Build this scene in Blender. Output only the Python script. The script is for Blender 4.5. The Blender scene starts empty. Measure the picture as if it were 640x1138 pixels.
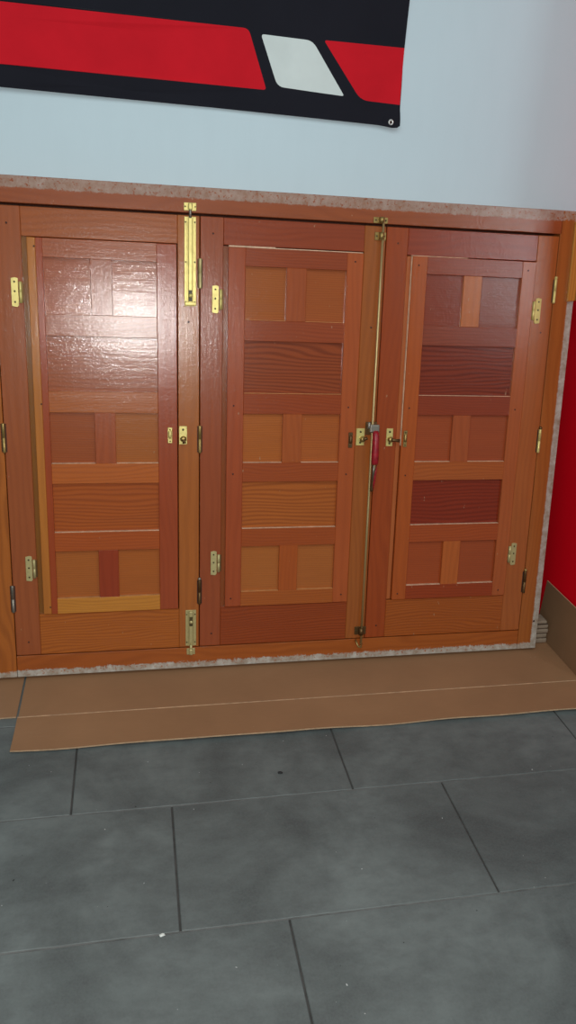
import bpy, bmesh, math, random
from mathutils import Vector, Matrix
from mathutils.geometry import delaunay_2d_cdt

C = bpy.context.scene.collection
R = random.Random(7)
PI = math.pi

# ------------------------------------------------------------------ colour / node helpers
def lin(c):
    return tuple((x / 12.92 if x <= .04045 else ((x + .055) / 1.055) ** 2.4) for x in [v / 255 for v in c])

def new_mat(name):
    m = bpy.data.materials.new(name)
    m.use_nodes = True
    nt = m.node_tree
    return m, nt, nt.nodes['Principled BSDF']

class G:
    """small node-graph writer"""
    def __init__(s, nt): s.nt = nt
    def n(s, kind, **kw):
        nd = s.nt.nodes.new(kind)
        for k, v in kw.items(): setattr(nd, k, v)
        return nd
    def put(s, sock, v):
        if hasattr(v, 'is_output'): s.nt.links.new(v, sock)
        elif isinstance(v, (tuple, list)) and len(v) == 3 and sock.type == 'RGBA': sock.default_value = (*v, 1)
        else: sock.default_value = v
    def math(s, op, a, b=0.0, c=0.0, clamp=False):
        nd = s.n('ShaderNodeMath', operation=op, use_clamp=clamp)
        s.put(nd.inputs[0], a); s.put(nd.inputs[1], b); s.put(nd.inputs[2], c)
        return nd.outputs[0]
    def mul(s, vec, k):
        nd = s.n('ShaderNodeVectorMath', operation='MULTIPLY')
        s.put(nd.inputs[0], vec); nd.inputs[1].default_value = k
        return nd.outputs[0]
    def add(s, vec, k):
        nd = s.n('ShaderNodeVectorMath', operation='ADD')
        s.put(nd.inputs[0], vec); nd.inputs[1].default_value = k
        return nd.outputs[0]
    def noise(s, vec, scale, detail=3, rough=.55, dist=0):
        nd = s.n('ShaderNodeTexNoise')
        s.put(nd.inputs['Vector'], vec)
        nd.inputs['Scale'].default_value = scale; nd.inputs['Detail'].default_value = detail
        nd.inputs['Roughness'].default_value = rough; nd.inputs['Distortion'].default_value = dist
        return nd.outputs['Fac']
    def ramp(s, v, a, b, o0=0., o1=1.):
        nd = s.n('ShaderNodeMapRange'); nd.clamp = True
        s.put(nd.inputs[0], v)
        for i, x in enumerate((a, b, o0, o1)): nd.inputs[i + 1].default_value = x
        return nd.outputs[0]
    def mix(s, f, a, b, blend='MIX'):
        nd = s.n('ShaderNodeMix', data_type='RGBA', blend_type=blend)
        s.put(nd.inputs[0], f); s.put(nd.inputs[6], a); s.put(nd.inputs[7], b)
        return nd.outputs[2]
    def bump(s, h, strength, dist):
        nd = s.n('ShaderNodeBump')
        nd.inputs['Strength'].default_value = strength; nd.inputs['Distance'].default_value = dist
        s.put(nd.inputs['Height'], h)
        return nd.outputs[0]

ALB = 1.28          # photographed tone -> surface albedo
_wood = {}
def wood(rgb, axis='z', ring=.25, freq=90., rough=.32, wear=None, seed=0., wobble=1., flecks=True, coat=.19):
    """varnished softwood; axis = grain direction in the thing's own space.
    wear = list of (axis, threshold, sign, raggedness, cover) bands of old whitish plaster and paint."""
    key = (rgb, axis, ring, freq, rough, str(wear), seed, wobble, coat)
    if key in _wood: return _wood[key]
    m, nt, bs = new_mat('varnished_wood')
    g = G(nt)
    tc = g.n('ShaderNodeTexCoord').outputs['Object']
    p = g.add(tc, (seed * 3.1, seed * 1.7, seed * 2.3))
    sx = g.n('ShaderNodeSeparateXYZ'); g.put(sx.inputs[0], p)
    ox = g.n('ShaderNodeSeparateXYZ'); g.put(ox.inputs[0], tc)
    if axis == 'z': along = (1, 1, .06); slow = (7, 7, 1.6); cross = sx.outputs[0]
    else:           along = (.06, 1, 1); slow = (2.2, 7, 9); cross = sx.outputs[2]
    fib = g.noise(g.mul(p, along), 260, 4, .6)
    fib2 = g.noise(g.mul(p, along), 60, 3, .6)
    wav = g.noise(g.mul(p, slow), 1.0, 2, .5)
    ph = g.math('ADD', g.math('MULTIPLY', cross, freq), g.math('MULTIPLY', wav, 7.5 * wobble))
    sn = g.math('SINE', g.math('MULTIPLY', ph, 6.283))
    sn = g.ramp(sn, -.5, 1., 0, 1)
    big = g.noise(p, 5.0, 2, .5)
    base = lin((rgb[0] + 2, rgb[1] + 2, rgb[2] - 8))
    base = tuple(min(1, c * ALB) for c in base)
    lum = sum(base) / 3
    dark = tuple((c * .80 + lum * .02) * .62 for c in base)
    dark = (dark[0] * 1.05, dark[1] * .88, dark[2] * .85)
    lite = tuple(min(1, c * 1.16) for c in base)
    f = g.math('ADD', g.math('MULTIPLY', sn, ring * .75), g.math('MULTIPLY', fib2, .24))
    f = g.math('ADD', f, g.math('MULTIPLY', g.ramp(fib, .3, .75), .16), clamp=True)
    col = g.mix(f, lite, dark)
    col = g.mix(g.ramp(big, .35, .7, 0, .35), col, tuple(c * k for c, k in zip(base, (.86, .78, .75))))
    rgh = g.ramp(fib2, .25, .75, rough - .05, rough + .08)
    if flecks:
        fl = g.noise(g.mul(p, (1, 1, .5)), 95, 2, .5)
        fm = g.ramp(fl, .755, .775)
        col = g.mix(g.math('MULTIPLY', fm, .55), col, lin((176, 140, 110)))
    h = g.math('ADD', g.math('MULTIPLY', fib2, .55), g.math('MULTIPLY', fib, .4))
    h = g.math('ADD', h, g.math('MULTIPLY', sn, ring * .55))
    if wear:
        for (ax, thr, sign, rag, cover, opac) in wear:
            co = ox.outputs['xyz'.index(ax)]
            d = g.math('MULTIPLY', g.math('SUBTRACT', co, thr), sign)          # >0 inside the band
            nz = g.noise(tc, 38, 5, .7)
            nz2 = g.noise(tc, 210, 3, .65)
            d = g.math('ADD', d, g.math('MULTIPLY', g.math('SUBTRACT', nz, .5), rag))
            d = g.math('ADD', d, g.math('MULTIPLY', g.math('SUBTRACT', nz2, .5), rag * .8))
            mk = g.ramp(d, 0, .003)
            patch = g.ramp(g.noise(tc, 120, 4, .75), .5 - cover * .35, .54 - cover * .35, 0, 1)
            mk = g.math('MULTIPLY', mk, patch)
            pc = g.mix(g.ramp(nz, .3, .75), lin((142, 122, 102)), lin((204, 200, 192)))
            col = g.mix(g.math('MULTIPLY', mk, opac), col, pc)
            rgh = g.math('MAXIMUM', rgh, g.math('MULTIPLY', mk, .8))
    g.put(bs.inputs['Base Color'], col)
    g.put(bs.inputs['Roughness'], rgh)
    g.put(bs.inputs['Normal'], g.bump(h, .45, .0006))
    bs.inputs['Coat IOR'].default_value = 1.6;
    spk = g.noise(g.mul(tc, (1, 1, .8) if axis == 'z' else (.7, 1, 1)), 330, 3, .7)
    g.put(bs.inputs['Coat Weight'], g.ramp(spk, .40, .58, .25, 1.))
    bs.inputs['Coat Roughness'].default_value = coat; bs.inputs['Specular IOR Level'].default_value = .12
    dr = g.noise(g.mul(tc, (1, 1, .6)), 190, 4, .7); lo = g.noise(tc, 45, 2, .5)
    ch = g.math('ADD', g.math('MULTIPLY', dr, .8), g.math('MULTIPLY', fib2, .7))
    ch = g.math('ADD', ch, g.math('MULTIPLY', lo, .5))
    g.put(bs.inputs['Coat Normal'], g.bump(ch, 1., .00048))
    _wood[key] = m
    return m

def metal(name, rgb, rough=.3, tarnish=.25, metallic=1.0):
    m, nt, bs = new_mat(name); g = G(nt)
    tc = g.n('ShaderNodeTexCoord').outputs['Object']
    nz = g.noise(tc, 90, 4, .65)
    c = lin(rgb)
    g.put(bs.inputs['Base Color'], g.mix(g.ramp(nz, .45, .75, 0, tarnish), c, tuple(x * .45 for x in c)))
    bs.inputs['Metallic'].default_value = metallic
    g.put(bs.inputs['Roughness'], g.ramp(nz, .3, .7, rough, rough + .15))
    return m

def plain(name, rgb, rough=.6, var=.15, scale=40, spec=.5, bump=0., bscale=200):
    m, nt, bs = new_mat(name); g = G(nt)
    tc = g.n('ShaderNodeTexCoord').outputs['Object']
    nz = g.noise(tc, scale, 4, .6)
    c = lin(rgb)
    g.put(bs.inputs['Base Color'], g.mix(g.ramp(nz, .3, .7), tuple(x * (1 - var) for x in c), tuple(min(1, x * (1 + var)) for x in c)))
    bs.inputs['Roughness'].default_value = rough
    bs.inputs['Specular IOR Level'].default_value = spec
    if bump: g.put(bs.inputs['Normal'], g.bump(g.noise(tc, bscale, 3), bump, .0008))
    return m

BRASS = metal('polished_brass', (221, 202, 126), .36, .25, .5)
BRASS_DULL = metal('dull_brass', (170, 142, 86), .38, .5, .8)
BRASS_PALE = metal('pale_brass', (196, 180, 126), .45, .4, .5)
BRONZE = metal('aged_bronze', (112, 84, 52), .42, .5, .8)
STEEL = metal('worn_steel', (150, 142, 130), .4, .4, .9)
ROD = metal('brass_rod', (208, 184, 130), .36, .2, .8)
HOLE = plain('screw_recess', (70, 56, 22), .5, .2)
PEG = plain('dark_peg', (52, 20, 12), .6, .2)
BARE = plain('bare_worn_edge', (214, 176, 146), .6, .25, 60)
BARE_WARM = plain('bare_wood_edge', (196, 132, 78), .6, .2, 60)
RED_PAINT = plain('worn_red_paint', (150, 22, 34), .4, .35, 120)
DARKGAP = plain('shadow_gap_wood', (60, 30, 18), .8, .2)

# ------------------------------------------------------------------ mesh helpers
class MB:
    """collects shapes with several materials, links them as ONE mesh object"""
    def __init__(s): s.bm = bmesh.new(); s.mats = []
    def mi(s, m):
        if m not in s.mats: s.mats.append(m)
        return s.mats.index(m)
    def take(s, b, m, smooth=False):
        i = s.mi(m)
        for f in b.faces: f.material_index = i; f.smooth = smooth
        me = bpy.data.meshes.new('tmp'); b.to_mesh(me); b.free()
        s.bm.from_mesh(me); bpy.data.meshes.remove(me)
    def box(s, x0, x1, y0, y1, z0, z1, m, bev=.0012, seg=1):
        b = bmesh.new()
        bmesh.ops.create_cube(b, size=1)
        for v in b.verts:
            v.co = Vector(((x0 + x1) / 2 + v.co.x * (x1 - x0), (y0 + y1) / 2 + v.co.y * (y1 - y0), (z0 + z1) / 2 + v.co.z * (z1 - z0)))
        if bev: bmesh.ops.bevel(b, geom=b.edges[:], offset=bev, segments=seg, affect='EDGES', profile=.5)
        s.take(b, m)
    def prism(s, pts, y0, y1, m, bev=.0006):
        """outline in x,z extruded along y"""
        b = bmesh.new()
        a = [b.verts.new((x, y0, z)) for x, z in pts]
        f = b.faces.new(a)
        r = bmesh.ops.extrude_face_region(b, geom=[f])
        bmesh.ops.translate(b, verts=[v for v in r['geom'] if isinstance(v, bmesh.types.BMVert)], vec=(0, y1 - y0, 0))
        bmesh.ops.recalc_face_normals(b, faces=b.faces[:])
        if bev: bmesh.ops.bevel(b, geom=b.edges[:], offset=bev, segments=1, affect='EDGES')
        s.take(b, m)
    def lathe(s, prof, loc, m, axis='z', seg=20):
        """profile [(r, h)] turned round an axis"""
        b = bmesh.new(); rings = []
        for r, h in prof:
            ring = []
            for k in range(seg):
                a = 2 * PI * k / seg
                q = (r * math.cos(a), r * math.sin(a), h)
                if axis == 'y': q = (q[0], h, q[1])
                if axis == 'x': q = (h, q[0], q[1])
                ring.append(b.verts.new(Vector(q) + Vector(loc)))
            rings.append(ring)
        for a, c in zip(rings, rings[1:]):
            for k in range(seg): b.faces.new((a[k], a[(k + 1) % seg], c[(k + 1) % seg], c[k]))
        b.faces.new(rings[0]); b.faces.new(rings[-1])
        bmesh.ops.recalc_face_normals(b, faces=b.faces[:])
        s.take(b, m, True)
    def screw(s, x, y, z, r, m=None):
        s.lathe([(r * .2, 0), (r, 0.0), (r, -.0006), (r * .6, -.001)], (x, y, z), m or HOLE, 'y', 10)
    def tube(s, path, rad, m, seg=10):
        b = bmesh.new(); rings = []
        P = [Vector(p) for p in path]
        for i, p in enumerate(P):
            t = (P[min(i + 1, len(P) - 1)] - P[max(i - 1, 0)]).normalized()
            u = t.cross(Vector((0, 1, 0))); u = u.normalized() if u.length > 1e-4 else Vector((1, 0, 0))
            w = t.cross(u)
            rr = rad[i] if isinstance(rad, (list, tuple)) else rad
            rings.append([b.verts.new(p + (u * math.cos(2 * PI * k / seg) + w * math.sin(2 * PI * k / seg)) * rr) for k in range(seg)])
        for a, c in zip(rings, rings[1:]):
            for k in range(seg): b.faces.new((a[k], a[(k + 1) % seg], c[(k + 1) % seg], c[k]))
        b.faces.new(rings[0]); b.faces.new(rings[-1])
        bmesh.ops.recalc_face_normals(b, faces=b.faces[:])
        s.take(b, m, True)
    def build(s, name, parent=None):
        me = bpy.data.meshes.new(name); s.bm.to_mesh(me); s.bm.free()
        for m in s.mats: me.materials.append(m)
        o = bpy.data.objects.new(name, me); C.objects.link(o)
        if parent: o.parent = parent
        return o

def tag(o, label=None, cat=None, group=None, kind=None):
    if label: o['label'] = label
    if cat: o['category'] = cat
    if group: o['group'] = group
    if kind: o['kind'] = kind
    return o

# ------------------------------------------------------------------ measured layout (metres)
CAM = Vector((0, 0, 1.1957))
YB, ZB, TILT = 1.76353, .01435, math.radians(8.9371)
WALL_Y, RED_X = 2.036, 1.2185

# ------------------------------------------------------------------ the setting
def tile_material():
    m, nt, bs = new_mat('grey_stone_tile'); g = G(nt)
    tc = g.n('ShaderNodeTexCoord').outputs['Object']
    a = g.noise(tc, 3.2, 5, .62, .6); b = g.noise(g.mul(tc, (1, 1.6, 1)), 14, 5, .7); c = g.noise(tc, 220, 3, .6)
    col = g.mix(g.ramp(a, .32, .68), lin((76, 80, 79)), lin((112, 118, 116)))
    col = g.mix(g.ramp(b, .38, .72, 0, .5), col, lin((66, 66, 66)))
    col = g.mix(g.ramp(c, .35, .7, 0, .22), col, lin((112, 115, 115)))
    sp = g.noise(tc, 120, 1, .5)
    col = g.mix(g.ramp(sp, .80, .815, 0, .8), col, lin((190, 190, 188)))
    dk = g.noise(g.add(tc, (5, 3, 0)), 75, 1, .5)
    col = g.mix(g.ramp(dk, .79, .80, 0, .8), col, lin((28, 28, 28)))
    g.put(bs.inputs['Base Color'], col)
    g.put(bs.inputs['Roughness'], g.ramp(b, .3, .7, .48, .62))
    bs.inputs['Specular IOR Level'].default_value = .35
    g.put(bs.inputs['Normal'], g.bump(g.math('ADD', g.math('MULTIPLY', b, .5), g.math('MULTIPLY', c, .3)), .25, .0012))
    return m
TILE = tile_material()
GROUT = plain('grout', (96, 96, 94), .85, .35, 18)
GROUT_DARK = plain('dark_grout', (60, 58, 56), .85, .35, 25)  # darker grout that shows in the cross joints

fl = MB()
fl.box(-2.6, RED_X + .1, -1.4, WALL_Y + .1, -.05, -.0022, GROUT_DARK, 0)
rows = [(1.2770, .4613), (.9746, .0661), (.6722, .2596), (.3698, .45), (.0674, .10), (-.2350, .33), (-.5374, .05), (-.8398, .4), (1.5794, .15), (1.8818, .4)]
TW, TD, J = .6, .3024, .0019
for y0, off in rows:
    k0 = math.floor((-2.6 - off) / TW)
    for k in range(k0, k0 + 9):
        x0 = off + k * TW; x1 = x0 + TW
        x0 = max(x0, -2.6); x1 = min(x1, RED_X + .1); y1 = min(y0 + TD, WALL_Y + .1)
        if x1 - x0 < .02: continue
        fl.box(x0 + J, x1 - J, y0 + J * .8, y1 - J * .8, -.02, 0, TILE, .0012)
    fl.box(-2.6, RED_X + .1, y0 - J * .8, y0 + J * .8, -.02, -.0009, GROUT, 0)
tag(fl.build('floor'), 'dark grey stone tile floor in staggered rows', kind='structure')

def wall_mat(name, rgb, rough, bump, spec=.3):
    m, nt, bs = new_mat(name); g = G(nt)
    tc = g.n('ShaderNodeTexCoord').outputs['Object']
    a = g.noise(tc, 2.5, 4, .6); c = g.noise(tc, 160, 4, .6); v = g.noise(g.mul(tc, (1, 1, .25)), 30, 3)
    col = g.mix(g.ramp(a, .3, .7), tuple(x * .97 for x in lin(rgb)), lin(rgb))
    col = g.mix(g.ramp(v, .4, .7, 0, .15), col, tuple(x * .9 for x in lin(rgb)))
    g.put(bs.inputs['Base Color'], col)
    bs.inputs['Roughness'].default_value = rough; bs.inputs['Specular IOR Level'].default_value = spec
    g.put(bs.inputs['Normal'], g.bump(c, bump, .001))
    return m
w = MB(); w.box(-2.6, RED_X + .1, WALL_Y, WALL_Y + .1, -.05, 2.7, wall_mat('white_plaster', (206, 223, 231), .75, .12), 0)
tag(w.build('wall_back'), 'plain white plaster wall', kind='structure')
w = MB(); w.box(RED_X, RED_X + .1, 1.622, WALL_Y, -.05, 2.7, wall_mat('red_wall_paint', (232, 2, 28), .7, .15, .1), 0)
tag(w.build('wall_right'), 'red painted wall', kind='structure')

# ------------------------------------------------------------------ the cardboard the shutters stand on
def cardboard_material(name, rgb):
    m, nt, bs = new_mat(name); g = G(nt)
    tc = g.n('ShaderNodeTexCoord').outputs['Object']
    a = g.noise(tc, 4, 4, .6); b = g.noise(g.mul(tc, (.12, 1, 1)), 300, 2, .5); sc = g.noise(g.mul(tc, (.45, 1, 1)), 42, 3, .7)
    c0 = lin(rgb)
    col = g.mix(g.ramp(a, .3, .7), tuple(x * .9 for x in c0), tuple(x * 1.06 for x in c0))
    col = g.mix(g.ramp(b, .4, .7, 0, .12), col, tuple(x * 1.25 for x in c0))
    col = g.mix(g.ramp(sc, .735, .78, 0, .55), col, lin((186, 152, 122)))
    g.put(bs.inputs['Base Color'], col)
    bs.inputs['Roughness'].default_value = .62; bs.inputs['Specular IOR Level'].default_value = .3
    g.put(bs.inputs['Normal'], g.bump(g.math('ADD', a, g.math('MULTIPLY', b, .2)), .25, .002))
    return m
CARD = cardboard_material('brown_cardboard', (152, 112, 80))
CARD_SHADED = cardboard_material('shaded_brown_cardboard', (134, 102, 74))  # same cardboard darkened: dim grazing light is put into the colour
CARD_EDGE = plain('cardboard_cut_edge', (186, 152, 120), .8, .2, 80)
CREASE = plain('cardboard_crease', (176, 138, 106), .75, .3, 50)

card = bpy.data.objects.new('cardboard_box', None); C.objects.link(card); card.location = (.46, 1.70, 0)
tag(card, 'opened flat brown cardboard box lying on the grey tiles under the shutter', 'cardboard box')
OFF = Vector((-.46, -1.70, 0))

def sheet(name, grid, thick, mat=None, parent=card):
    """grid[i][j] of top-surface points -> one sheet with thickness; outer rim gets the cut-edge colour"""
    b = bmesh.new()
    n, k = len(grid), len(grid[0])
    nrm = [[None] * k for _ in range(n)]
    top = [[b.verts.new(Vector(p) + OFF) for p in row] for row in grid]
    def nr(i, j):
        a = Vector(grid[min(i + 1, n - 1)][j]) - Vector(grid[max(i - 1, 0)][j]); c = Vector(grid[i][min(j + 1, k - 1)]) - Vector(grid[i][max(j - 1, 0)])
        return a.cross(c).normalized()
    bot = [[b.verts.new(Vector(grid[i][j]) + OFF - nr(i, j) * thick) for j in range(k)] for i in range(n)]
    for i in range(n - 1):
        for j in range(k - 1):
            b.faces.new((top[i][j], top[i + 1][j], top[i + 1][j + 1], top[i][j + 1]))
            b.faces.new((bot[i][j], bot[i][j + 1], bot[i + 1][j + 1], bot[i + 1][j]))
    rim = []
    for i in range(n - 1):
        rim.append(b.faces.new((top[i][0], bot[i][0], bot[i + 1][0], top[i + 1][0])))
        rim.append(b.faces.new((top[i][-1], top[i + 1][-1], bot[i + 1][-1], bot[i][-1])))
    for j in range(k - 1):
        rim.append(b.faces.new((top[0][j], top[0][j + 1], bot[0][j + 1], bot[0][j])))
        rim.append(b.faces.new((top[-1][j], bot[-1][j], bot[-1][j + 1], top[-1][j + 1])))
    for f in rim: f.material_index = 1
    bmesh.ops.recalc_face_normals(b, faces=b.faces[:])
    me = bpy.data.meshes.new(name); b.to_mesh(me); b.free()
    me.materials.append(mat or CARD); me.materials.append(CARD_EDGE)
    o = bpy.data.objects.new(name, me); C.objects.link(o); o.parent = parent
    return o

T = .0045
XL, XR, YC, YK = -.284, 1.2085, 1.6085, 1.872
xs = [XL + .0022 + (XR - XL - .004) * i / 40 for i in range(41)]
sheet('base_panel', [[(x, y, T + .0006 * math.sin(x * 9 + y * 20)) for y in (YC + .002, 1.66, 1.72, 1.78, 1.83, YK)] for x in xs], T - .0008)
def flap_pt(x, s):                                    # s: 0 at the crease .. 1 at the free edge
    z = T + .006 * s * s + .0022 * s * (math.sin(x * 7.3) + .6 * math.sin(x * 17 + 1))
    dy = .127 + .0016 * math.sin(x * 5.1 + .4) + .001 * math.sin(x * 23)
    return (x, YC - .0015 - s * dy, max(z, T + .0003))
fx = [XL + (1.262 - XL) * i / 60 for i in range(61)]
sheet('front_flap', [[flap_pt(x, s / 8) for s in range(8, -1, -1)] for x in fx], .0034)
sheet('side_flap', [[(x, y, T + .0004 * math.sin(x * 20)) for y in (1.6115, 1.68, 1.75, 1.82, YK)] for x in [XL - .0032 - .03 * i for i in range(7)]][::-1], T - .0008)
sheet('end_panel', [[(XR + .0055 - .004 * (1 - z / .178) + .0012 * math.sin(y * 14) - .0015, y, z) for z in (T + .0015, .014, .05, .1, .14, .178)] for y in [1.613 + (YK - 1.613) * i / 16 for i in range(17)]], .0032, CARD_SHADED)
sheet('back_panel', [[(x, YK + .006 + .02 * z / .17, z) for z in (T + .0015, .05, .1, .17)] for x in [XL + (XR - .006 - XL) * i / 20 for i in range(21)]], .0032, CARD_SHADED)
cr = MB()
cr.box(XL - .46, XR - .46, YC - .0018 - 1.70, YC + .0018 - 1.70, .0008, T + .0011, CREASE, .0008)
cr.build('crease', card)

# ------------------------------------------------------------------ small ridged block behind the frame corner
blk = MB()
BL = plain('whitish_block', (148, 130, 112), .8, .18, 60, bump=.4, bscale=120)
BLD = plain('block_groove', (84, 66, 52), .9, .2, 60)
h0 = .0075
for k, hh in enumerate((.017, .016, .016, .014, .012)):
    ins = .0012 * (k % 2) + (.004 if k == 4 else 0)
    blk.box(-.026 + ins, .026 - ins * 1.4 - .0005 * k, -.026 + ins, .026 - ins, h0, h0 + hh - .0022, BL, .0035, 2)
    if k < 4: blk.box(-.023, .022, -.023, .023, h0 + hh - .003, h0 + hh + .001, BLD, 0)
    h0 += hh
o = blk.build('wood_block'); o.location = (1.1775, 1.826, -.0014)
tag(o, 'small whitish ridged block standing on the cardboard behind the lower right corner of the shutter', 'block')

# ------------------------------------------------------------------ two crumbs on the tiles
def crumb(name, x, y, r, mat, label):
    b = bmesh.new(); bmesh.ops.create_icosphere(b, subdivisions=2, radius=r)
    for v in b.verts:
        v.co *= R.uniform(.7, 1.2); v.co.z = max(v.co.z * .6, -r * .25)
        v.co.x *= 1.5
    k = MB(); k.take(b, mat); o = k.build(name); o.location = (x, y, r * .24)
    tag(o, label, 'crumb')
crumb('plaster_crumb', .0339, .9720, .0036, plain('white_crumb', (214, 214, 208), .8), 'tiny white crumb lying on the floor joint in the foreground')
crumb('dirt_crumb', .3108, 1.3479, .0040, plain('dark_crumb', (34, 32, 32), .8), 'tiny dark crumb on the floor tile in front of the cardboard')

# ------------------------------------------------------------------ the shutter
sh = bpy.data.objects.new('folding_shutter', None); C.objects.link(sh)
sh.location = (0, YB, ZB); sh.rotation_euler = (-TILT, 0, 0)
tag(sh, 'large reddish varnished wooden three-leaf shutter with brass hinges and bolts, leaning on the white wall', 'shutter')

PIECE = [0]
def W(rgb, axis='z', ring=.25, freq=90., **k):
    PIECE[0] += 1
    return wood(rgb, axis, ring, freq, seed=PIECE[0] * .37, **k)

UL, UR = -.302, 1.0885                    # inner faces of the jambs
# outer frame
m = MB()
m.box(-.3620, 1.0935, 0, .084, 1.1485, 1.206, W((132, 66, 44), 'x', .2, 60, wear=[('z', 1.1790, 1, .010, .3, .5)]))
m.box(-.3, 1.09, .034, .050, 1.128, 1.15, DARKGAP, 0)
m.build('header_rail', sh)
m = MB()
m.box(UL + .0006, UR - .0006, 0, .050, 0, .0575, W((142, 72, 36), 'x', .3, 55, wear=[('z', .0190, -1, .022, .3, .9), ('z', .0075, -1, .006, 1., .9)]))
m.box(UL, UR, .034, .050, .0575, .075, DARKGAP, 0)
m.build('bottom_rail', sh)
m = MB()
m.box(-.362, UL - .0006, 0, .050, 0, 1.1478, W((150, 82, 40), 'z', .5, 75, wobble=1.6, wear=[('z', .016, -1, .02, .5, .9)]))
m.box(UL - .002, UL + .014, .034, .050, .06, 1.1478, DARKGAP, 0)
m.build('jamb', sh)
m = MB()
m.box(UR + .0006 - .0, 1.147, 0, .050, 0, 1.2058, W((142, 78, 42), 'z', .25, 60, wear=[('x', 1.1275, 1, .006, 1., .95), ('z', .020, -1, .018, .6, .9), ('z', 1.182, 1, .012, .2, .6)]))
m.box(UR - .014, UR + .002, .034, .050, .06, 1.1478, DARKGAP, 0)
m.screw(1.133, -.0002, .085, .003, PEG)
m.build('jamb', sh)
m = MB()   # remnant of the casing moulding on the upper right edge of the frame
cas = W((170, 112, 56), 'z', .45, 120)
m.prism([(1.1245, .981), (1.146, .984), (1.146, 1.18), (1.1245, 1.18)], -.009, -.0002, cas, .0015)
m.prism([(1.1465, .984), (1.190, .992), (1.190, 1.18), (1.1465, 1.18)], -.015, .020, cas, .004)
o = m.build('casing_strip', sh); tag(o, 'short lighter orange-brown moulding on the upper right edge')
m = MB()
m.box(1.1475, 1.19, .002, .046, 1.182, 1.205, W((140, 84, 52), 'x', .2, 60, wear=[('z', 1.175, 1, .01, .75, .9)]), .002)
m.build('casing_corner', sh)

# ---- leaves
ROWS = dict(A=(.909, 1.0345), B=(.7315, .8595), C=(.5565, .6805), D=(.3830, .5065), E=(.2105, .3345))
DV0, DV1 = .1705, 1.0765
LEAVES = [
 dict(u=(-.302, .163), door=(-.2290, .1080), open=(-.2410, .1105), wide=(-.195, .061), small=((-.195, -.0905), (-.0415, .0615)),
      sL=(136, 70, 46), sR=(146, 80, 42), top=(140, 72, 42), bot=(152, 80, 36),
      dsL=(158, 94, 46), dsL2=(136, 56, 34), dsR=(136, 58, 38), rails=[(140, 70, 46), (138, 68, 44), (150, 78, 42), (158, 80, 40), (148, 68, 36), (172, 110, 50)],
      mul=[(136, 66, 44), (138, 64, 40), (130, 48, 32)],
      pan=[(140, 68, 44), (140, 70, 46), (138, 68, 42), (136, 66, 40), (146, 80, 42), (146, 70, 36), (148, 80, 42), (148, 78, 40)], groove=(118, 72, 34), hinge='L'),
 dict(u=(.163, .6215), door=(.2300, .5650), open=(.2190, .5665), wide=(.272, .523), small=((.272, .373), (.4225, .523)),
      sL=(132, 62, 42), sR=(138, 74, 40), top=(128, 54, 36), bot=(128, 54, 30),
      dsL=(140, 62, 40), dsL2=None, dsR=(148, 70, 42), rails=[(128, 56, 38), (132, 58, 38), (132, 56, 34), (138, 62, 36), (140, 64, 36), (146, 74, 38)],
      mul=[(140, 66, 40), (144, 70, 40), (148, 70, 36)],
      pan=[(144, 76, 42), (142, 72, 42), (128, 58, 38), (150, 80, 42), (148, 76, 42), (150, 78, 40), (150, 84, 46), (148, 82, 46)], groove=(124, 62, 36), hinge='L'),
 dict(u=(.6215, 1.0885), door=(.6920, 1.0280), open=(.6790, 1.0295), wide=(.732, .990), small=((.732, .832), (.882, .989)),
      sL=(134, 56, 30), sR=(144, 76, 44), top=(126, 50, 36), bot=(142, 70, 34),
      dsL=(150, 70, 36), dsL2=None, dsR=(146, 72, 44), rails=[(126, 54, 40), (118, 50, 38), (122, 48, 34), (146, 72, 40), (142, 62, 36), (130, 50, 30)],
      mul=[(156, 82, 44), (140, 66, 42), (156, 78, 42)],
      pan=[(118, 46, 32), (116, 52, 42), (112, 42, 32), (138, 62, 40), (136, 62, 42), (116, 38, 28), (140, 62, 38), (138, 62, 40)], groove=(150, 78, 48), hinge='R'),
]
LT = .030     # leaf thickness
PEGV = (1.058, .700, .524, .190)
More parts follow.
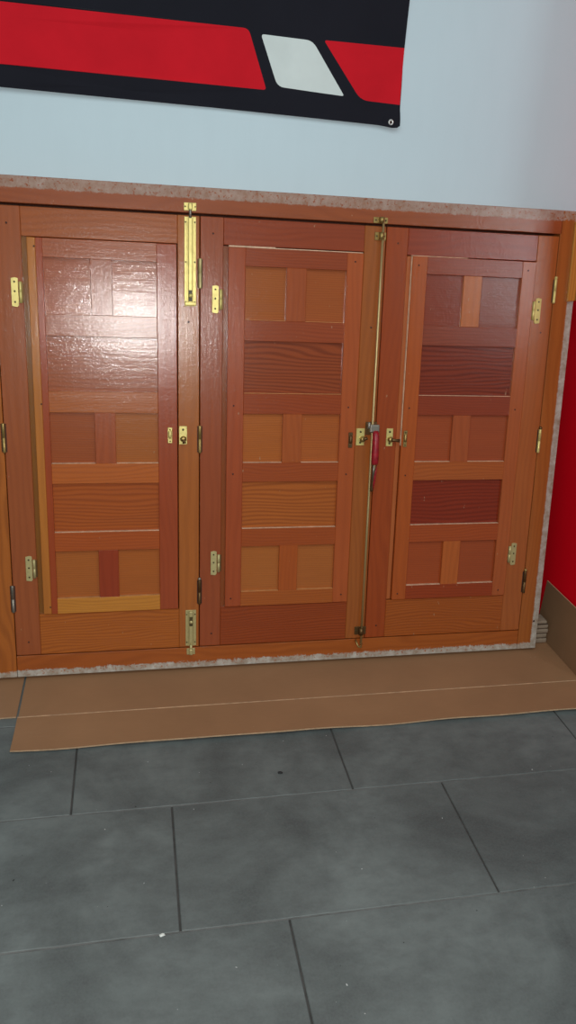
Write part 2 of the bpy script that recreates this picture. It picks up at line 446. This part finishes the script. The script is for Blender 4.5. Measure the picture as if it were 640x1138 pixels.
for li, L in enumerate(LEAVES):
    u0, u1 = L['u'][0] + .0011, L['u'][1] - .0011
    a, b = L['open']
    v0, v1 = .0600, 1.1425
    m = MB()
    sl, sr = W(L['sL'], 'z', .2, 60, wear=[('x', .1655, -1, .007, -.25, .75)] if li == 1 else None), W(L['sR'], 'z', .22, 55)
    m.box(u0, a, 0, LT, v0, v1, sl, .0014)
    m.box(b, u1, 0, LT, v0, v1, sr, .0014)
    m.box(a + .0002, b - .0002, .0002, LT, DV1 + (.0045 if li == 1 else .002), v1 - .0002, W(L['top'], 'x', .28, 60), .0012)
    m.box(a + .0002, b - .0002, .0002, LT, v0, DV0 - .002, W(L['bot'], 'x', .5, 130, wobble=1.5), .0012)
    gv = W(L['groove'], 'z', .2, 60)
    d0, d1 = L['door']
    if li < 2:                                   # open rebate on the hinge side
        m.box(a - .001, d0 + .004, .0075, LT, DV0 - .003, DV1 + .003, gv, 0)
    else:                                        # sloped moulding with a bare worn arris, its white glint painted in
        m.prism([(a, DV0), (d0 - .0012, DV0), (d0 - .0012, DV1), (a, DV1)], .0016, LT, gv, .001)
        m.box(d0 - .0024, d0 - .0008, -.0052, .004, .60, DV1 - .001, BARE, .0003)
        m.box(a + .01, a + .16, -.0035, .004, DV1 + .0002, DV1 + .0018, BARE, .0003)
    if li == 1:
        m.box(a + .012, a + .125, -.0056, .004, DV1 + .0001, DV1 + .0040, BARE, .0006)
        m.box(a + .125, b - .004, -.0050, .004, DV1 + .0001, DV1 + .0022, BARE, .0003)
    for (pu, pv) in ((u0 + .03, 1.105), (u0 + .031, .095), (u1 - .026, .90)): m.screw(pu, -.0001, pv, .0022, PEG)
    # closing strips behind the leaf joints and the door
    m.box(u1 - .014, u1 + .012, LT + .0006, LT + .0036, v0, v1, DARKGAP, 0)
    lf = m.build('leaf_frame', sh)
    # barrel hinges on the outer (or joining) edge
    # ---- inner panelled door
    F, B = -.0060, .020                          # front and back of the door framing
    m = MB()
    w0, w1 = L['wide']; s = L['small']
    if L['dsL2']:
        mid = d0 + (w0 - d0) * .56
        m.box(d0, mid, F, B, DV0, DV1, W(L['dsL'], 'z', .18, 60), .0012)
        m.box(mid, w0, F, B, DV0, DV1, W(L['dsL2'], 'z', .15, 60), .0006)
    else:
        m.box(d0, w0, F, B, DV0, DV1, W(L['dsL'], 'z', .18, 60), .0014)
    m.box(w1, d1, F, B, DV0, DV1, W(L['dsR'], 'z', .18, 60), .0014)
    ed = [DV1] + [x for r in 'ABCDE' for x in (ROWS[r][1], ROWS[r][0])] + [DV0]
    for k in range(6):
        m.box(w0 - .0004, w1 + .0004, F + .0002, B, ed[2 * k + 1], ed[2 * k], W(L['rails'][k], 'x', .32, 140, wobble=1.2), .0009)
    for k, r in enumerate('ACE'):
        m.box(s[0][1], s[1][0], F + .0002, B, ROWS[r][0] - .0003, ROWS[r][1] + .0003, W(L['mul'][k], 'z', .2, 60), .0009)
    # pale rubbed lower ledges of the panel recesses
    for r in 'ABCDE':
        for (p, q) in ((s[0], s[1]) if r in 'ACE' else ((w0, w1),)):
            if r == 'A' and li != 1: continue
            if li == 0 and r == 'B': continue
            mm = BARE_WARM if (r == 'A' or (li == 0 and r == 'E') or (li == 1 and r in 'BE')) else BARE
            if (r, li) == ('A', 1): mm = BARE_WARM
            m.box(p + .0006, q - .0006, F + .0004, .003, ROWS[r][0], ROWS[r][0] + .0011, mm, .0002)
    for pv in PEGV:
        for pu in (d0 + .017, d1 - .02):
            if R.random() < .8: m.screw(pu + R.uniform(-.002, .002), F + .0001, pv + R.uniform(-.004, .004), .0021, PEG)
    door = m.build('panel_door', sh)
    specs = [('A', s[0]), ('A', s[1]), ('B', (w0, w1)), ('C', s[0]), ('C', s[1]), ('D', (w0, w1)), ('E', s[0]), ('E', s[1])]
    for k, (r, (p, q)) in enumerate(specs):
        m = MB(); wide = r in 'BD'
        rg = {'B': (.42, .75, .85), 'D': (.5, .6, .6)}.get(r, (.3,) * 3)[li]
        m.box(p - .004, q + .004, .0030, .012, ROWS[r][0] - .004, ROWS[r][1] + .004,
              W(L['pan'][k], 'x', rg, 95 if wide else 185, wobble=(1.3 if li and r == 'B' else .9) if wide else .7, rough=.30, coat=.15), .0003)
        m.build('panel', door)
    # ---- butt hinges on the door
    for (hv, hb) in ((.955, BRASS), (.291, BRASS_PALE)):
        m = MB()
        if L['hinge'] == 'L': p0, sg = a - .0265, 1
        else:                 p0, sg = d1 + .0260, -1
        xx = lambda t: p0 + sg * t
        z0, z1 = hv - .033, hv + .033
        m.prism([(xx(0), z0 + .002), (xx(.012), z0), (xx(.0155), z0 + .004), (xx(.0155), z1 - .002), (xx(.009), z1), (xx(0), z1 - .002)][::sg], -.0022, .0004, hb, .0003)
        for dz in (-.022, .002, .023): m.screw(xx(.0075), -.0022, hv + dz, .0023)
        o = m.build('butt_hinge', sh)
        k = MB()
        k.lathe([(.0015, -.024), (.0037, -.0235), (.0037, -.0005), (.0032, 0), (.0037, .0005), (.0037, .0235), (.0015, .024)], (xx(.0205), -.0035, hv), hb, seg=14)
        k.box(min(xx(.0205), xx(.0275)), max(xx(.0205), xx(.0275)), -.001, .0008, hv - .022, hv + .022, BRONZE if sg > 0 else hb, .0003)
        k.build('knuckle', o)

# ---- barrel hinges
def barrel(u, v, mat, tip, half=.036, y=-.003):
    m = MB(); r = .0042
    m.lathe([(.001, -half), (r * .9, -half + .001), (r, -half + .003), (r, -.0006), (r * .8, 0), (r, .0006), (r, half - .003), (r * .9, half - .001), (.001, half)], (u, y, v), mat, seg=14)
    m.box(u - r * 1.5, u + r * 1.5, -.0006, .001, v - half + .002, v + half - .002, DARKGAP, 0)
    o = m.build('barrel_hinge', sh)
    if tip:
        k = MB(); k.lathe([(.002, half - .001), (r * 1.05, half), (r * 1.1, half + .003), (r * .8, half + .006), (.0008, half + .007)], (u, y, v), tip, seg=14)
        k.build('hinge_tip', o)
for v in (1.012, .6185, .213): barrel(-.302, v, BRASS_DULL if v > .5 else STEEL, None)
barrel(.1635, 1.013, BRASS_PALE, None, .035); barrel(.1635, .616, BRASS_DULL, None, .035); barrel(.1635, .213, BRONZE, STEEL, .034)
barrel(1.0885, 1.006, BRASS, BRASS, .031); barrel(1.0885, .612, BRASS, BRONZE, .033); barrel(1.0885, .207, BRONZE, BRASS_DULL, .033)

# ---- sliding bolts on the first leaf
def sliding_bolt(u, v0, v1, mat, up, rod_to):
    m = MB(); hw = .0138
    m.box(u - hw, u + hw, -.0020, .0002, v0, v1, mat, .0006)
    m.box(u - .0050, u + .0050, -.0075, -.0015, v0 + .008, v1 - .002, mat, .0018, 2)
    m.box(u - .0085, u - .0058, -.0032, -.0015, v0, v1, mat, .0005)
    m.box(u + .0058, u + .0085, -.0032, -.0015, v0, v1, mat, .0005)
    for vv in (v0 + .010, (v0 + v1) / 2 if v1 - v0 > .15 else None, v1 - .012):
        if vv is None: continue
        for sx in (-1, 1): m.screw(u + sx * .0108, -.0020, vv, .0019)
    o = m.build('sliding_bolt', sh)
    kv = v0 + .024 if up else v1 - .030
    k = MB()
    k.box(u - .0042, u + .0042, -.0079, -.0070, kv - .013, kv + .013, HOLE, .0003)
    k.lathe([(.0036, -.007), (.0036, -.0105), (.0046, -.012), (.0042, -.0145), (.0015, -.0155)], (u, 0, kv), mat, 'y', 14)
    k.build('bolt_knob', o)
    k = MB()
    za, zb = (v1 - .004, rod_to) if up else (rod_to, v0 + .004)
    k.lathe([(.0035, za), (.0035, zb)], (u, -.0045, 0), STEEL if up else mat, seg=12)
    k.build('bolt_rod', o)
    return o
sb = sliding_bolt(.1400, .937, 1.1395, BRASS, True, 1.160)
k = MB()
k.box(.1255, .1545, -.0022, .0002, 1.1525, 1.1705, BRASS, .0008); k.box(.1345, .1455, -.0095, -.0005, 1.1535, 1.1700, BRASS, .003, 2)
for sx in (.1285, .1515): k.screw(sx, -.0022, 1.1615, .0017)
k.build('bolt_keeper', sb)
m = MB()   # cross band near the lower end of the long bolt
m.box(.1262, .1538, -.0088, -.0008, .9385, .9465, BRASS, .0016, 2)
m.build('guide_band', sb)
sb = sliding_bolt(.1410, .0640, .1640, BRASS_PALE, False, .046)
k = MB()
k.box(.1300, .1520, -.0022, .0002, .0385, .0560, BRASS_PALE, .0008); k.box(.1360, .1460, -.0090, -.0005, .0385, .0560, BRASS_PALE, .003, 2)
k.build('bolt_keeper', sb)

# ---- long bolt rod with its red lever handle between the second and third leaf
UB = .6090
m = MB(); m.tube([(UB, -.011, .046), (UB, -.011, .40), (UB, -.011, .8), (UB, -.011, 1.160)], .0031, ROD, 12)
rod = m.build('bolt_rod', sh)
def guide(u, v, wd, ht, mat, name):
    k = MB()
    k.box(u - wd, u + wd, -.0022, .0002, v - ht, v + ht, mat, .0008)
    k.lathe([(.0063, -ht * .85), (.0068, 0), (.0063, ht * .85)], (u, -.0105, v), mat, seg=14)
    k.box(u - .0055, u + .0055, -.0105, 0, v - ht * .8, v + ht * .8, mat, .001)
    for sx in (-1, 1): k.screw(u + sx * wd * .68, -.0022, v, .0022)
    return k.build(name, rod)
guide(.6045, 1.1560, .0185, .0072, BRASS_DULL, 'rod_keeper')
guide(.6060, 1.1190, .0145, .0095, BRASS_DULL, 'rod_guide')
guide(.6080, .0830, .0165, .0115, BRONZE, 'rod_guide')
k = MB()
k.tube([(.596, -.002, .056), (.596, -.012, .052), (.601, -.017, .041), (.608, -.015, .039), (.613, -.006, .044), (.613, 0, .046)], .0026, BRASS_DULL, 8)
k.build('rod_keeper', rod)
m = MB()   # lever: cast socket, red painted grip, tapered tail
m.box(.5930, .6235, -.0028, .0002, .628, .662, BRONZE, .001)
m.lathe([(.0075, -.002), (.0075, -.018), (.0055, -.021)], (.612, 0, .650), STEEL, 'y', 16)
m.box(.5990, .6250, -.024, -.010, .636, .657, STEEL, .003, 2)
m.lathe([(.003, -.010), (.0045, -.008), (.0045, .006), (.002, .008)], (.598, -.016, .655), STEEL, seg=12)
lev = m.build('lever_handle', sh)
g_ = MB()
g_.tube([(.6145, -.022, .640), (.6148, -.025, .630), (.6150, -.027, .605), (.6150, -.027, .575), (.6150, -.0265, .557), (.6150, -.026, .552)], [.0070, .0092, .0088, .0098, .0092, .0050], RED_PAINT, 14)
tag(g_.build('grip', lev), 'worn red painted grip')
g_ = MB()
g_.tube([(.6150, -.026, .556), (.6148, -.025, .540), (.6142, -.021, .512), (.6136, -.018, .486), (.6134, -.0175, .480)], [.0072, .0060, .0050, .0042, .0034], BRONZE, 12)
g_.tube([(.6125, -.030, .553), (.6122, -.029, .535), (.6118, -.026, .510)], [.0022, .0024, .0012], STEEL, 8)
g_.tube([(.6185, -.028, .551), (.6180, -.027, .535), (.6168, -.0235, .505), (.6160, -.020, .486)], [.0026, .0036, .0034, .0018], RED_PAINT, 8)
g_.build('lever_tail', lev)

# ---- turn latches and their strikes
def latch(u0, u1, v0, v1, mat, knob_u, knob_v, turn, strike, smat):
    m = MB()
    m.box(u0, u1, -.0022, .0003, v0, v1, mat, .0008)
    for vv in (v1 - .009, v0 + .008): m.screw((u0 + u1) / 2, -.0022, vv, .0030)
    o = m.build('turn_latch', sh)
    k = MB()
    k.lathe([(.0075, -.0015), (.0080, -.006), (.0066, -.009), (.0066, -.011), (.0035, -.0125)], (knob_u, 0, knob_v), BRASS_DULL, 'y', 18)
    dx, dz = turn
    k.tube([(knob_u, -.0115, knob_v), (knob_u + dx * .5, -.0125, knob_v + dz * .5), (knob_u + dx, -.0125, knob_v + dz)], [.0046, .0036, .0046], BRONZE, 10)
    k.build('latch_knob', o)
    a, b, c, d = strike
    m = MB()
    m.box(a, b, -.0085, -.0058, c, d, smat, .0008)
    m.lathe([(.0035, -.010), (.0040, -.004), (.0040, .008), (.0025, .010)], ((a + b) / 2, -.0085, (c + d) / 2 + .002), smat, seg=12)
    for vv in (d - .005, c + .005): m.screw((a + b) / 2, -.0087, vv, .0018)
    m.build('latch_strike', sh)
latch(.1120, .1320, .603, .649, BRASS, .1225, .617, (.002, -.010), (.0840, .0950, .607, .646), BRASS)
latch(.5690, .5915, .600, .645, BRASS, .5860, .617, (.010, .004), (.5470, .5580, .595, .635), BRONZE)
latch(.6510, .6690, .598, .645, BRASS, .6620, .616, (.022, -.002), (.6965, .7065, .597, .640), BRASS_DULL)

# ------------------------------------------------------------------ the flag on the wall
YF = 2.029
def fmat(name, rgb):
    m, nt, bs = new_mat(name); g = G(nt)
    tc = g.n('ShaderNodeTexCoord').outputs['Object']
    a = g.noise(tc, 6, 4, .6); b = g.noise(tc, 700, 2, .5)
    c = lin(rgb)
    g.put(bs.inputs['Base Color'], g.mix(g.ramp(a, .3, .7), tuple(x * .92 for x in c), tuple(min(1, x * 1.08) for x in c)))
    bs.inputs['Roughness'].default_value = .85; bs.inputs['Specular IOR Level'].default_value = .12
    bs.inputs['Sheen Weight'].default_value = .08
    g.put(bs.inputs['Normal'], g.bump(b, .3, .0006))
    return m
F_BLACK, F_RED, F_WHITE = fmat('black_cloth', (30, 30, 38)), fmat('red_cloth', (208, 26, 40)), fmat('white_cloth', (214, 222, 220))

def rounded(poly, rs, n=5):
    out = []
    N = len(poly)
    for i in range(N):
        p, a, b = Vector(poly[i]), Vector(poly[i - 1]), Vector(poly[(i + 1) % N])
        r = rs[i]
        if r <= 0: out.append(tuple(p)); continue
        p0 = p + (a - p).normalized() * r; p1 = p + (b - p).normalized() * r
        for k in range(n + 1):
            t = k / n
            out.append(tuple((1 - t) ** 2 * p0 + 2 * t * (1 - t) * p + t * t * p1))
    return out
def inside(p, poly):
    c = False
    for i in range(len(poly)):
        x0, y0 = poly[i - 1]; x1, y1 = poly[i]
        if (y0 > p[1]) != (y1 > p[1]) and p[0] < (x1 - x0) * (p[1] - y0) / (y1 - y0) + x0: c = not c
    return c
FX0, FZ1 = -.95, 2.28
# measured at wall depth 2.005, brought forward to the cloth
def fp(x, z): k = YF / 2.005; return (x * k, CAM.z + (z - CAM.z) * k)
edge = [fp(x, z) for x, z in [(.642, 2.0), (.642, 1.632), (.642, 1.578), (.6425, 1.523), (.644, 1.46), (.645, 1.41), (.6475, 1.385), (.6475, 1.371), (.641, 1.3665), (.629, 1.3655), (.594, 1.3692), (.415, 1.373), (.202, 1.377), (-.273, 1.382)]]
outline = [(FX0, FZ1), (edge[0][0], FZ1)] + edge + [(FX0, 1.385)]
red1 = rounded([fp(FX0 * 1.02, 1.546), fp(.271, 1.5415), fp(.3175, 1.4225), fp(FX0 * 1.02, 1.432)], [0, .012, .008, 0])
red1[0] = (FX0, red1[0][1]); red1[-1] = (FX0, red1[-1][1])
white = rounded([fp(.2995, 1.533), fp(.420, 1.531), fp(.505, 1.4245), fp(.343, 1.4315)], [.008, .016, .007, .016])
red2 = rounded([fp(.4465, 1.5345), fp(.6424, 1.536), fp(.6446, 1.4165), fp(.546, 1.4195)], [.008, 0, 0, .020])
pts, edges, faces_in = [], [], []
def addpoly(poly):
    i0 = len(pts)
    pts.extend(Vector(p) for p in poly)
    edges.extend((i0 + i, i0 + (i + 1) % len(poly)) for i in range(len(poly)))
addpoly(outline); addpoly(red1); addpoly(white); addpoly(red2)
x = FX0 + .02
while x < .63:
    z = 1.40
    while z < FZ1:
        pts.append(Vector((x, z))); z += .03
    x += .03
vs, es, fs, *_ = delaunay_2d_cdt(pts, edges, [], 0, 1e-5)
bm = bmesh.new()
def cloth_y(x, z):
    e = max(0, (x - .5) / .15); lo = max(0, (1.46 - z) / .09)
    return YF + .0022 * math.sin(x * 11 + z * 5) + .0016 * math.sin(x * 4 - z * 9) - .006 * lo * lo * e * e + .002 * e * math.sin(z * 22)
bv = [bm.verts.new((p.x, cloth_y(p.x, p.y), p.y)) for p in vs]
for f in fs:
    c = sum((vs[i] for i in f), Vector((0, 0))) / len(f)
    if not inside(c, outline): continue
    try: nf = bm.faces.new([bv[i] for i in f])
    except ValueError: continue
    nf.material_index = 1 if (inside(c, red1) or inside(c, red2)) else 2 if inside(c, white) else 0
    nf.smooth = False
for v in [v for v in bm.verts if not v.link_faces]: bm.verts.remove(v)
bm.normal_update()
for f in bm.faces:
    if f.normal.y > 0: f.normal_flip()
me = bpy.data.meshes.new('flag'); bm.to_mesh(me); bm.free()
for mm in (F_BLACK, F_RED, F_WHITE): me.materials.append(mm)
flag = bpy.data.objects.new('flag', me); C.objects.link(flag)
so = flag.modifiers.new('thickness', 'SOLIDIFY'); so.thickness = .0012; so.offset = 1
tag(flag, 'black flag with red stripes and a slanted white block hung on the white wall', 'flag')
ex, ez = fp(.6245, 1.3775)
ey = cloth_y(ex, ez) - .0016
hm = MB()
hm.box(ex - .020, ex + .019, ey + .0002, ey + .0012, ez - .0095, ez + .012, F_BLACK, .0004)
hm.build('hem_patch', flag)
e = MB()
e.lathe([(.0030, 0), (.0034, -.0012), (.0050, -.0020), (.0066, -.0014), (.0070, 0)], (ex, ey, ez), metal('eyelet_steel', (225, 225, 222), .3, .1), 'y', 20)
e.lathe([(.0005, -.0006), (.0031, -.0006), (.0031, 0)], (ex, ey, ez), PEG, 'y', 14)
tag(e.build('eyelet', flag), 'silver metal eyelet')

# ------------------------------------------------------------------ camera
f_px, W_, H_ = 857.43, 640, 1138
right = Vector((.9806135, -.18705049, .05838897)); up = Vector((.01768521, .38124265, .92430583)); fwd = Vector((.19515223, .90535416, -.37715972))
cam = bpy.data.cameras.new('camera'); co = bpy.data.objects.new('camera', cam); C.objects.link(co)
M = Matrix((right, up, -fwd)).transposed().to_4x4(); M.translation = CAM
co.matrix_world = M
cam.sensor_fit = 'VERTICAL'; cam.sensor_height = 36; cam.lens = f_px / H_ * 36
cam.clip_start = .02
bpy.context.scene.camera = co

# ------------------------------------------------------------------ light: the phone's flash, a window to the right, dim room
def light(name, kind, loc, energy, color, size=None, target=None, size_y=None):
    l = bpy.data.lights.new(name, kind); l.energy = energy; l.color = color
    o = bpy.data.objects.new(name, l); C.objects.link(o); o.location = loc
    if kind == 'AREA':
        l.shape = 'RECTANGLE'; l.size = size; l.size_y = size_y or size
    else: l.shadow_soft_size = size
    if target is not None: o.rotation_euler = (Vector(target) - Vector(loc)).to_track_quat('-Z', 'Y').to_euler()
    return o
light('phone_flash', 'POINT', CAM + right * .016 + up * .012, 54, (1, 1, .97), .006)
light('window_daylight', 'AREA', (2.62, -.85, 1.85), 11, (.84, .95, 1.0), .5, (.95, 1.92, 1.0), .9)
light('overhead_fill', 'AREA', (.1, -.2, 2.68), 34, (.88, 1.0, 1.0), 2.6, (.15, .15, 0), 2.0)  # added ambient fill from overhead, placed clear of the varnish reflections
wd = bpy.data.worlds.new('dim_room'); bpy.context.scene.world = wd; wd.use_nodes = True
bg = wd.node_tree.nodes['Background']; bg.inputs[0].default_value = (.80, .97, 1.0, 1); bg.inputs[1].default_value = .13

sc = bpy.context.scene
sc.view_settings.view_transform = 'Standard'; sc.view_settings.look = 'None'
sc.view_settings.gamma = 1; sc.view_settings.use_curve_mapping = False
sc.view_settings.exposure = 0
